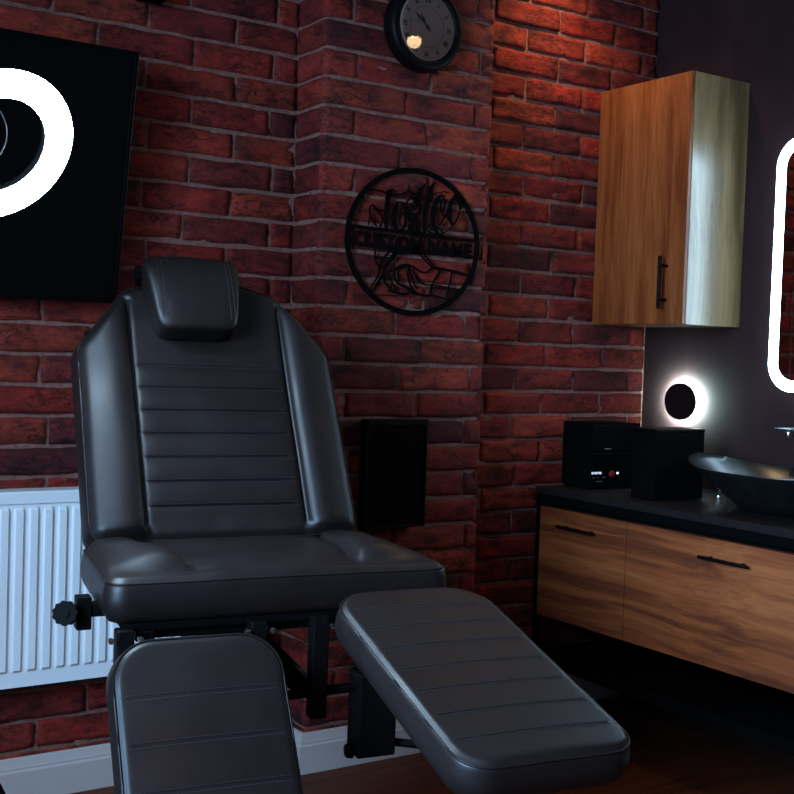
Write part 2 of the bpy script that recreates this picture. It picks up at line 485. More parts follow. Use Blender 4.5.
# chair frame: x to the right of the picture, y to the back, z up; seat top edge at z .75
SZ = .75
def cushion(name, outline, T, hfun, M, parent, xs, ys, rnd=.020, taper=0.0, matl=None, back=True):
    """upholstered pad: outline (x, y) counter-clockwise, top surface hfun(x, y) over rounded rim; sides T deep"""
    n0 = resample(outline, .012)
    NN = len(n0)
    nrm = []
    for i in range(NN):
        d = Vector(n0[(i+1) % NN])-Vector(n0[i-1]); d.normalize(); nrm.append(Vector((-d.y, d.x)))
    def off(t): return [(n0[i][0]+nrm[i].x*t, n0[i][1]+nrm[i].y*t) for i in range(NN)]
    offs = [0, .0012, .0035, .007, .0115, .016, .020]
    offs = [o*rnd/.020 for o in offs]
    rings = [off(t) for t in offs]
    inner = rings[-1]
    def inside(x, y, m=.006):
        for i in range(NN):
            a = inner[i]; nn = nrm[i]
            if (x-a[0])*nn.x+(y-a[1])*nn.y < m and abs((x-a[0])*nn.y-(y-a[1])*nn.x) < .03: return False
        c = False; j = NN-1
        for i in range(NN):
            xi, yi = inner[i]; xj, yj = inner[j]
            if (yi > y) != (yj > y) and x < (xj-xi)*(y-yi)/(yj-yi)+xi: c = not c
            j = i
        return c
    grid = [(x, y) for y in ys for x in xs if inside(x, y)]
    pts = [Vector(p) for p in inner]+[Vector(p) for p in grid]
    edges = [(i, (i+1) % NN) for i in range(NN)]
    vo, eo, fo, ov, oe, of = delaunay_2d_cdt(pts, edges, [], 1, 1e-6)
    bm = bmesh.new()
    V = []
    for v in vo: V.append(bm.verts.new((v.x, v.y, hfun(v.x, v.y))))
    for f in fo:
        try: bm.faces.new([V[i] for i in f])
        except ValueError: pass
    prev = []
    # map inner ring to cdt vertices
    idx = {}
    for i, o in enumerate(ov):
        for k in o:
            if k < NN: idx[k] = i
    prev = [V[idx[i]] for i in range(NN)]
    def bridge(A, Bq):
        for i in range(NN):
            i2 = (i+1) % NN
            if A[i] is A[i2]: continue
            try: bm.faces.new((A[i], A[i2], Bq[i2], Bq[i]))
            except ValueError: pass
    for r, t in list(zip(rings, offs))[-2::-1]:
        ring = []
        for i, (x, y) in enumerate(r):
            h = hfun(inner[i][0], inner[i][1]); d = rnd-t
            drop = rnd-math.sqrt(max(0, rnd*rnd-d*d))
            # a stitched welt line just inside the rim
            if abs(t-offs[3]) < 1e-9: drop += .0022
            ring.append(bm.verts.new((x, y, h*(t/rnd)-drop)))
        bridge(prev, ring); prev = ring
    for (f, ins) in ((.2, -.002), (.5, -.004+taper*.3), (.8, -.001+taper*.8), (.95, .003+taper), (1.0, .010+taper)):
        ring = [bm.verts.new((n0[i][0]+nrm[i].x*ins, n0[i][1]+nrm[i].y*ins, -rnd-(T-rnd)*f)) for i in range(NN)]
        bridge(prev, ring); prev = ring
    if back: bm.faces.new(prev)
    bmesh.ops.recalc_face_normals(bm, faces=bm.faces)
    bmesh.ops.transform(bm, matrix=M, verts=bm.verts)
    me = bpy.data.meshes.new(name); bm.to_mesh(me); bm.free(); me.shade_smooth()
    o = link(name, me, parent, matl or MT['leather'])
    # welt cords following the rim
    for t, dz in ((offs[2], .0006), (offs[5], .0006)):
        pass
    w = MB(); ring = []
    for i in range(NN):
        t = offs[2]; d = rnd-t; h = hfun(inner[i][0], inner[i][1])
        p = M @ Vector((n0[i][0]+nrm[i].x*t, n0[i][1]+nrm[i].y*t, h*(t/rnd)-(rnd-math.sqrt(rnd*rnd-d*d))+.0006))
        ring.append(p)
    w.tube(ring, .0019, 6, True)
    w.build('piping', matl or MT['leather'], o, 60)
    return o
def frange(a, b, s):
    out = []; x = a
    while x <= b+1e-9: out.append(x); x += s
    return out
def sm(e0, e1, x):
    t = max(0, min(1, (x-e0)/(e1-e0))); return t*t*(3-2*t)
def groove(d, w): return math.exp(-(d/w)**2)

# backrest: reclined 29 degrees
TH = R(29)
def plane(px, py, pz, ex, ey, ez):
    M = Matrix.Identity(4)
    for i, v in enumerate((ex, ey, ez)): M.col[i] = (*v, 0)
    M.col[3] = (px, py, pz, 1); return M
UPB = Vector((0, math.sin(TH), math.cos(TH))); NB = Vector((0, -math.cos(TH), math.sin(TH)))
MB_ = plane(0, .330, SZ, Vector((1, 0, 0)), UPB, NB)
PW = .164
ol = rounded([(-.275, .004), (.275, .004), (.274, .425), (.170, .567), (.06, .603), (-.06, .603), (-.170, .567), (-.274, .425)], [.03, .03, .05, .06, .10, .10, .06, .05], 8)
SEAMS = [.385-.0518*k for k in range(7)]
def hb(x, y):
    ax = abs(x); h = 0.0
    if ax > PW:
        t = (ax-PW)/(.272-PW)
        h = .022*math.sin(PI*min(1, t)**.6)+.004*t
        h *= 1-.5*sm(.47, .57, y)
    h -= .007*groove(ax-PW, .0035)
    if ax < PW:
        c = 0
        for s in SEAMS: c -= .0042*groove(y-s, .0028)
        fade = sm(0, .03, PW-ax)
        if y < .385 and y > .06:
            ph = ((.385-y)/.0518) % 1; c += .0030*math.sin(ph*PI)
        h += c*fade
        h += .004*sm(.40, .5, y)
        h += .0018*noise.noise(Vector((x*14, y*26, 3)))*sm(.09, .02, y)*2
    h += .0012*noise.noise(Vector((x*9, y*9, 1)))
    return h
xs = sorted(set([round(v, 4) for v in frange(-.26, .26, .011)]+[s*(PW+d) for s in (-1, 1) for d in (-.006, -.003, 0, .003, .006, .012, .02, .03)]))
ys = sorted(set([round(v, 4) for v in frange(.02, .59, .011)]+[s+d for s in SEAMS for d in (-.006, -.003, 0, .003, .006)]))
backrest = cushion('backrest', ol, .075, hb, MB_, CH, xs, ys, .022)
# stitched channel lines
w = MB()
for s in SEAMS:
    for d in (-.0042, .0042):
        for k in range(46):
            x0 = -PW+.010+k*.0067
            a = MB_ @ Vector((x0, s+d, hb(x0, s+d)+.0004)); b = MB_ @ Vector((x0+.0038, s+d, hb(x0+.0038, s+d)+.0004))
            w.cyl(a, b, .0006, n=4)
merge(backrest, w, MT['thread'])
MB().box((-.24, .03, -.083), (.24, .50, -.074), .004, MB_).build('back_board', MT['blackmatte'], CH)

# head pillow
MP = MB_ @ Matrix.Translation((-.032, .531, .030))
pm = MB()
bm = bmesh.new(); bmesh.ops.create_cube(bm, size=1)
bmesh.ops.subdivide_edges(bm, edges=list(bm.edges), cuts=13, use_grid_fill=True)
for v in bm.verts:
    x, y, z = v.co*2
    n = 7.0
    L = (abs(x)**n+abs(y)**n+abs(z)**n)**(1/n)
    x, y, z = x/L, y/L, z/L
    hw = .083+.024*(y*.5+.5)
    Y = .091*y; Zt = .034*z+.006*(1-y*y)*(z > 0)+.004*(1-abs(x))*(z > 0)
    if z > 0: Zt -= .010*sm(.4, 1, y)
    X_ = hw*x; seam = groove(abs(X_)-.073, .0022)*.0028*(z > .5)
    wr = .0012*noise.noise(Vector((X_*30, Y*18, Zt*20)))
    v.co = Vector((X_, Y, Zt-seam+wr))
bmesh.ops.transform(bm, matrix=MP, verts=bm.verts)
me = bpy.data.meshes.new('head_pillow'); bm.to_mesh(me); bm.free(); me.shade_smooth()
pillow = link('head_pillow', me, CH, MT['leather'])
st = MB()
for sx in (-1, 1):
    for d in (-.0045, .0045):
        for k in range(24):
            yy = -.07+k*.006
            def pz(yv): return .034+.006*(1-(yv/.088)**2)+.0015-.010*sm(.4, 1, yv/.088)
            a = MP @ Vector((sx*.073+d, yy, pz(yy))); b = MP @ Vector((sx*.073+d, yy+.0036, pz(yy+.0036)))
            st.cyl(a, b, .0006, n=4)
merge(pillow, st, MT['thread'])
MB().box((-.113, .045, -.030), (-.09, .078, -.004), .004, MP).box((-.09, .060, -.115), (.09, .074, -.110), .001, MP).box((-.10, .05, -.112), (-.085, .075, -.02), .003, MP).build('strap', MT['blackmatte'], pillow)

# seat
ol = rounded([(-.308, -.012), (.312, -.012), (.306, .41), (-.288, .41)], [.035, .035, .04, .12], 8)
MS = plane(0, 0, SZ, Vector((1, 0, 0)), Vector((0, 1, 0)), Vector((0, 0, 1)))
def hs(x, y):
    ax = abs(x); BW = .185-.03*sm(.25, .05, y)
    t = (ax-BW)/(.30-BW)
    f = sm(.030, .085, y)
    h = 0
    if t > 0: h = (.028-.014*sm(.15, .32, y))*math.sin(PI*min(1, t)**.55)*f
    h -= .007*groove(ax-BW, .004)*f
    h -= .0030*groove(y-.052, .004)*sm(BW-.03, BW, ax)*sm(BW+.035, BW+.01, ax)
    h -= .006*groove(y-.05+.15*max(0, ax-.13), .006)*sm(.11, .13, ax)*sm(.22, .19, ax)
    if ax < BW:
        c = 0
        for k in range(7): c -= .0020*groove(y-(.085+.036*k), .003)
        h += c*f+.004*math.sin(min(1, (BW-ax)/.06)*PI/2)
    h += .0018*noise.noise(Vector((x*10, y*12, 4)))
    return h
xs = sorted(set([round(v, 4) for v in frange(-.29, .29, .010)]+[s*(.185+d) for s in (-1, 1) for d in (-.02, -.012, -.006, 0, .006, .012)]))
ys = sorted(set([round(v, 4) for v in frange(.0, .40, .009)]))
seat = cushion('seat', ol, .075, hs, MS, CH, xs, ys, .022, taper=.006)

# leg rests
def legrest(c, d, h, t, L, nm, seams):
    ex = Vector((1, 0, 0)); ey = Vector((0, math.cos(t), math.sin(t))); ez = Vector((0, -math.sin(t), math.cos(t)))
    M = plane(c, d, SZ+h, ex, ey, ez)       # y runs back to the hinge, 0 at the hinge, -L at the foot
    ol = rounded([(-.14, -L), (.14, -L), (.14, 0), (-.14, 0)], [.05, .05, .07, .07], 8)
    def hf(x, y):
        v = .004*(1-(x/.14)**2)
        for s in seams: v -= .0014*groove(y+s, .0026)
        return v+.0008*noise.noise(Vector((x*14, y*14, c)))
    xs = frange(-.13, .13, .013)
    ys = sorted(set([round(v, 4) for v in frange(-L+.01, -.01, .013)]+[-s+dd for s in seams for dd in (-.006, -.003, 0, .003, .006)]))
    o = cushion('leg_rest', ol, .062, hf, M, CH, xs, ys, .016, taper=.004)
    w = MB()
    for s in seams:
        for dd in (-.004, .004):
            for k in range(36):
                x0 = -.122+k*.0068
                w.cyl(M @ Vector((x0, -s+dd, hf(x0, -s+dd)+.0004)), M @ Vector((x0+.0038, -s+dd, hf(x0+.0038, -s+dd)+.0004)), .0006, n=4)
    merge(o, w, MT['thread'])
    b = MB()
    b.box((-.12, -L+.03, -.074), (.12, -.04, -.060), .003, M)
    b.build('leg_board', MT['blackmatte'], o)
    return M
ML = legrest(-.172, -.060, -.084, R(56.7), .50, 'left', [.096+.073*k for k in range(5)])
MR = legrest(.177, -.095, -.020, R(14.4), .516, 'right', [.075+.063*k for k in range(7)])

# steel work
b = MB()
b.box((-.275, .0, SZ-.089), (.285, .33, SZ-.074), .003)
b.build('seat_board', MT['blackmatte'], CH)
b = MB()
for x in (-.24, .24): b.box((x-.016, .0, SZ-.106), (x+.016, .38, SZ-.088), .003)
for y in (.03, .37): b.box((-.24, y-.012, SZ-.106), (.24, y+.012, SZ-.09), .003)
b.build('seat_frame', MT['steel'], CH)
def post(x0, x1, y0, zt, zb, yb):
    w = MB()
    w.prism([(x0, zt), (x1, zt), (x1, zb), (x0, zb)], Matrix(((1, 0, 0, 0), (0, 0, 1, y0), (0, 1, 0, 0), (0, 0, 0, 1))), .028)
    return w
# hinge posts carrying the hanging leg rest
for x in (-.279, -.057):
    w = MB(); w.box((x-.014, -.035, SZ-.20), (x+.014, -.004, SZ-.078), .003); w.build('hinge_post', MT['steel'], CH)
for i, x in enumerate((-.303, -.256, -.079, -.036, .072)):
    w = MB(); w.cyl((x, -.042, SZ-.092), (x, -.030, SZ-.092), .0052, .0042, 12, bev=.001); w.build('bolt', MT['chrome'], CH, 40)
w = MB(); w.box((.044, -.02, SZ-.258), (.074, .008, SZ-.078), .003); w.build('front_post', MT['steel'], CH)
w = MB()
w.cyl((-.05, .03, SZ-.115), (.05, .03, SZ-.215), .020, .020, 16)
w.build('diagonal_brace', MT['steel'], CH, 40)
w = MB(); w.cyl((-.06, .01, SZ-.222), (.20, .01, SZ-.214), .0085, n=16); w.build('cross_rod', MT['steel'], CH, 40)
w = MB(); w.box((.132, -.025, SZ-.335), (.205, .03, SZ-.185), .004); w.box((.14, -.06, SZ-.19), (.20, .03, SZ-.11), .004); w.build('leg_bracket', MT['steel'], CH)
w = MB(); w.cyl((.131, 0, SZ-.326), (.119, 0, SZ-.326), .0145, .012, 16, bev=.002); w.build('bracket_knob', MT['blackgloss'], CH, 40)
w = MB(); w.cyl((.205, 0, SZ-.318), (.33, -.05, SZ-.330), .0075, n=12); w.build('lower_rod', MT['steel'], CH, 40)
# column and base, behind the hanging leg rest and below the frame of the photograph
w = MB(); w.box((-.075, .20, .06), (.015, .30, SZ-.12), .006); w.box((-.09, .18, .06), (.03, .32, .34), .006); w.build('column', MT['steel'], CH)
w = MB()
for x in (-.16, .16): w.box((x-.03, -.12, 0.0), (x+.03, .52, .045), .006)
w.box((-.16, .17, .01), (.16, .33, .06), .006)
w.build('base_frame', MT['steel'], CH)
w = MB(); w.box((-.09, .24, SZ-.30), (.03, .36, SZ-.10), .006); w.build('back_hinge', MT['steel'], CH)
# recline knob on the left
w = MB(); w.box((-.333, .105, SZ-.106), (-.308, .135, SZ-.050), .002); w.box((-.31, .108, SZ-.085), (-.25, .132, SZ-.062), .002); w.build('knob_bracket', MT['steel'], CH)
w = MB()
lob = []
for k in range(72):
    a = 2*PI*k/72; rr = .0200+.0012*math.cos(11*a); lob.append((rr*math.cos(a), rr*math.sin(a)))
Mk = Matrix.Translation((-.352, .10, SZ-.074)) @ Matrix.Rotation(R(75), 4, 'X') @ Matrix.Rotation(R(-20), 4, 'Y')
w.prism(lob, Mk @ Matrix.Translation((0, 0, -.009)), .018)
w.cyl(Mk @ Vector((0, 0, -.02)), Mk @ Vector((0, 0, .012)), .008, n=16)
w.build('recline_knob', MT['knob'], CH, 35)
w = MB(); w.cyl((-.36, .12, SZ-.074), (-.30, .12, SZ-.074), .005, n=12); w.build('knob_shaft', MT['chrome'], CH, 40)
# ------------------------------------------------------------------ television
tl = R(11)
TV = thing('television', 'large black flat screen tilted forward on the brick wall behind the ring light', 'television', (.457, -.055, 1.232))
TV.rotation_euler = (tl, 0, 0)
x1 = 1.010-.45; x0 = x1-1.10; hh = .600
MB().box((x0, -.03, 0), (x1, 0, hh), .004).build('television_case', MT['blackmatte'], TV)
w = MB()
for a, b in (((x0, -.036, 0), (x1, -.029, .014)), ((x0, -.036, hh-.010), (x1, -.029, hh)), ((x0, -.036, 0), (x0+.010, -.029, hh)), ((x1-.010, -.036, 0), (x1, -.029, hh))): w.box(a, b, .0015)
w.build('bezel', MT['blackgloss'], TV)
MB().box((x0+.009, -.0325, .013), (x1-.009, -.0305, hh-.009)).build('screen', MT['screen'], TV)
MB().box((-.12, 0, .06), (.12, .045, .13), .004).build('wall_mount', MT['steel'], TV)
MB().box((-.10, 0, .38), (.10, .105, .44), .004).build('tilt_arm', MT['steel'], TV)

# ------------------------------------------------------------------ ring light on a tripod
RL = thing('ring_light', 'glowing white ring light on a black stand in front of the dark screen', 'lamp', (.489, -.8, 0))
cam = Vector((0, -2.9, 1.128)); rc = Vector((.5396, -.8, 1.4615))
v = (cam-rc).normalized(); right = Vector((.836, -.55, 0)); right = (right-v*right.dot(v)).normalized(); upv = v.cross(right)*1
if upv.z < 0: upv = -upv
td = (right*math.cos(R(-48))+upv*math.sin(R(-48))).normalized()
nr = (v*math.cos(R(37))+td*math.sin(R(37))).normalized()
dn = (Vector((0, 0, -1))-nr*Vector((0, 0, -1)).dot(nr)).normalized(); sd = nr.cross(dn)
MRg = Matrix.Translation(rc-Vector((.489, -.8, 0))) @ Matrix((( sd.x, dn.x, nr.x, 0), (sd.y, dn.y, nr.y, 0), (sd.z, dn.z, nr.z, 0), (0, 0, 0, 1)))
RO, RI = .1410, .0890
w = MB(); w.lathe([(RI+.001, 0), (RI+.002, .006), (RI+.008, .010), ((RO+RI)/2, .012), (RO-.008, .010), (RO-.002, .006), (RO-.001, 0)], MRg, 96)
w.build('diffuser', MT['ringled'], RL, 60)
w = MB(); w.lathe([(RI+.001, 0), (RI, -.004), (RI+.004, -.020), (RO-.004, -.020), (RO, -.004), (RO-.001, 0)], MRg, 96)
w.build('housing', MT['blackmatte'], RL, 60)
pts = []
for k in range(15):
    t = k/14; a = R(62-118*t)
    pts.append(MRg @ Vector((0, 0, -.03))+right*(-.052+.082*math.cos(a))+upv*(.010+.072*math.sin(a)))
MB().tube(pts, .0012, 6).build('cable', MT['darkcable'], RL, 60)
base = MRg @ Vector((0, RO+.012, -.012))
w = MB(); w.cyl(MRg @ Vector((0, RO-.004, -.012)), base, .010, n=14); w.cyl(base, (0, 0, 1.25), .009, n=14); w.build('swivel', MT['blackmatte'], RL, 40)
w = MB(); w.cyl((0, 0, .38), (0, 0, 1.26), .011, n=16); w.cyl((0, 0, .30), (0, 0, .85), .014, n=16); w.build('pole', MT['blackmatte'], RL, 40)
w = MB(); w.cyl((0, 0, .42), (0, 0, .48), .024, n=18, bev=.003); w.build('hub', MT['blackmatte'], RL, 40)
for a in (3, 123, 243):
    d = Vector((math.cos(R(a)), math.sin(R(a)), 0))
    w = MB(); w.cyl(d*.02+Vector((0, 0, .45)), d*.232+Vector((0, 0, .010)), .0085, n=10); leg = w.build('leg', MT['blackmatte'], RL, 40)
    w = MB(); w.cyl(d*.227+Vector((0, 0, .022)), d*.236+Vector((0, 0, 0.002)), .011, n=12); w.build('rubber_foot', MT['blackmatte'], leg, 40)

# ------------------------------------------------------------------ radiator
RX0, RX1, RZ0, RZ1 = .42, 1.40, .300, .772
RD = thing('radiator', 'white ribbed panel radiator on the brick wall behind the chair', 'radiator', (0, 0, 0))
# front panel with pressed channels
bm = bmesh.new(); pitch = .0345; xs = []; 
n = int((RX1-RX0-.02)/pitch); st0 = RX0+.013
prof = [(0, 0), (.0015, 0), (.0045, -.0078), (.0205, -.0078), (.0240, 0), (pitch-.0001, 0)]
cols = [RX0, RX0+.006]
P = [(RX0, 0.0)]
for k in range(n):
    for dx, dy in prof: P.append((st0+k*pitch+dx, dy))
P.append((RX1, 0.0))
zz = [(RZ0+.004, 0), (RZ0+.040, 0), (RZ0+.047, 1), (RZ1-.046, 1), (RZ1-.040, 0), (RZ1-.012, 0)]
rows = [[bm.verts.new((x, -.095+dy*-f*-1, z)) for x, dy in P] for z, f in zz]
for A, Bq in zip(rows, rows[1:]):
    for i in range(len(P)-1): bm.faces.new((A[i], A[i+1], Bq[i+1], Bq[i]))
bmesh.ops.recalc_face_normals(bm, faces=bm.faces)
w = MB(); w.bm = bm
w.box((RX0+.001, -.0865, RZ0+.004), (RX1-.001, -.060, RZ1-.02), .003)
w.build('front_panel', MT['rad'], RD, 35)
w = MB(); w.box((RX0-.002, -.100, RZ1-.014), (RX1+.002, -.035, RZ1), .004)
w.box((RX0-.002, -.100, RZ1-.03), (RX1+.002, -.096, RZ1-.01), .001)
for k in range(40): pass
w.build('top_grille', MT['rad'], RD)
for xx in (RX1, RX0-.004): MB().box((xx, -.098, RZ0+.004), (xx+.004, -.035, RZ1-.004), .0015).build('side_cover', MT['rad'], RD)
for xx in (RX0+.1, RX1-.13): MB().box((xx, -.062, RZ0+.05), (xx+.03, -.020, RZ1-.06), .002).build('wall_bracket', MT['rad'], RD)
w = MB(); w.cyl((RX1+.002, -.07, .345), (RX1+.05, -.07, .345), .008, n=16); w.cyl((RX1+.05, -.07, .345), (RX1+.05, -.07, .01), .0075, n=16); w.cyl((RX1+.035, -.07, .335), (RX1+.035, -.07, .375), .013, n=18, bev=.002); w.build('valve', MT['rad'], RD, 40)

# ------------------------------------------------------------------ clock
CX, CZ, CY = 1.827, 2.0155, -PD-.012
CK = thing('wall_clock', 'round black framed wall clock with roman numerals hanging high on the brick pilaster', 'clock', (CX, CY, CZ))
RXm = Matrix.Rotation(R(90), 4, 'X')     # local z -> -y
w = MB(); w.lathe([(0, 0), (.112, 0), (.117, .004), (.1175, .034), (.114, .044), (.107, .049), (.098, .049), (.0915, .045), (.0905, .040), (0, .040)], RXm, 96)
w.build('frame', MT['clockframe'], CK, 40)
w = MB(); w.lathe([(0, .0402), (.0904, .0402), (.0904, .0412), (0, .0412)], RXm, 96); w.build('dial', MT['clockface'], CK, 30)
def textmesh(s, size, bold=0.0, ext=.0004):
    cu = bpy.data.curves.new('t', 'FONT'); cu.body = s; cu.size = size; cu.offset = bold; cu.extrude = ext
    cu.align_x = 'CENTER'; cu.align_y = 'CENTER'; cu.resolution_u = 3
    o = bpy.data.objects.new('t', cu); COL.objects.link(o)
    dg = bpy.context.evaluated_depsgraph_get(); me = bpy.data.meshes.new_from_object(o.evaluated_get(dg))
    bpy.data.objects.remove(o); return me
w = MB()
for i, t in enumerate(('XII', 'I', 'II', 'III', 'IIII', 'V', 'VI', 'VII', 'VIII', 'IX', 'X', 'XI')):
    a = 2*PI*i/12; me = textmesh(t, .0195, .0005)
    M = RXm @ Matrix.Translation((.0715*math.sin(a), .0715*math.cos(a), .0414)) @ Matrix.Rotation(-a, 4, 'Z') @ Matrix.Diagonal((.8, 1.0, 1, 1))
    me.transform(M); w.bm.from_mesh(me)
w.build('numerals', MT['ink'], CK)
w = MB()
for r in (.0555, .0840): w.lathe([(r-.0004, .0413), (r-.0004, .0416), (r+.0004, .0416), (r+.0004, .0413)], RXm, 96)
w.build('minute_track', MT['ink'], CK)
def hand(L, wd, ang, z, tail):
    w = MB(); M = RXm @ Matrix.Rotation(-R(ang), 4, 'Z')
    w.prism([(-wd*.3, -tail), (wd*.3, -tail), (wd*.35, L*.35), (wd, L*.62), (wd*.4, L*.8), (0, L), (-wd*.4, L*.8), (-wd, L*.62), (-wd*.35, L*.35)], M @ Matrix.Translation((0, 0, z)), .0008)
    return w
hand(.057, .0040, 308, .0430, .016).build('minute_hand', MT['ink'], CK)
hand(.040, .0046, 325, .0420, .012).build('hour_hand', MT['ink'], CK)
hand(.055, .0008, 285, .0440, .012).build('second_hand', MT['ink'], CK)
w = MB(); w.lathe([(0, .0412), (.005, .0412), (.0045, .0448), (0, .0452)], RXm, 20); w.build('hand_boss', MT['ink'], CK, 40)
w = MB(); w.lathe([(0, .0472), (.0925, .0472), (.0925, .0468), (0, .0468)], RXm, 64); w.build('glass', MT['glass'], CK, 60)

# ------------------------------------------------------------------ round metal sign
SX, SZ_, SY = 1.848, 1.435, -PD-.018
SG = thing('metal_sign', 'round black cut metal wall sign reading Tattoo and CUSTOM NAME on the brick pilaster', 'sign', (SX, SY, SZ_))
MF = Matrix(((1, 0, 0, 0), (0, 0, -1, 0), (0, 1, 0, 0), (0, 0, 0, 1)))   # (x, z, depth) -> world
w = MB(); n = 96; A = []
for k in range(n):
    a = 2*PI*k/n; c, s = math.cos(a), math.sin(a)
    A.append([w.bm.verts.new(MF @ Vector((c*rx-.0165, s*rz, z))) for rx, rz, z in ((.2235, .2030, 0), (.2235, .2030, .004), (.2080, .1885, .004), (.2080, .1885, 0))])
for k in range(n):
    for j in range(4): w.bm.faces.new((A[k][j], A[(k+1) % n][j], A[(k+1) % n][(j+1) % 4], A[k][(j+1) % 4]))
w.build('ring', MT['blackmatte'], SG)
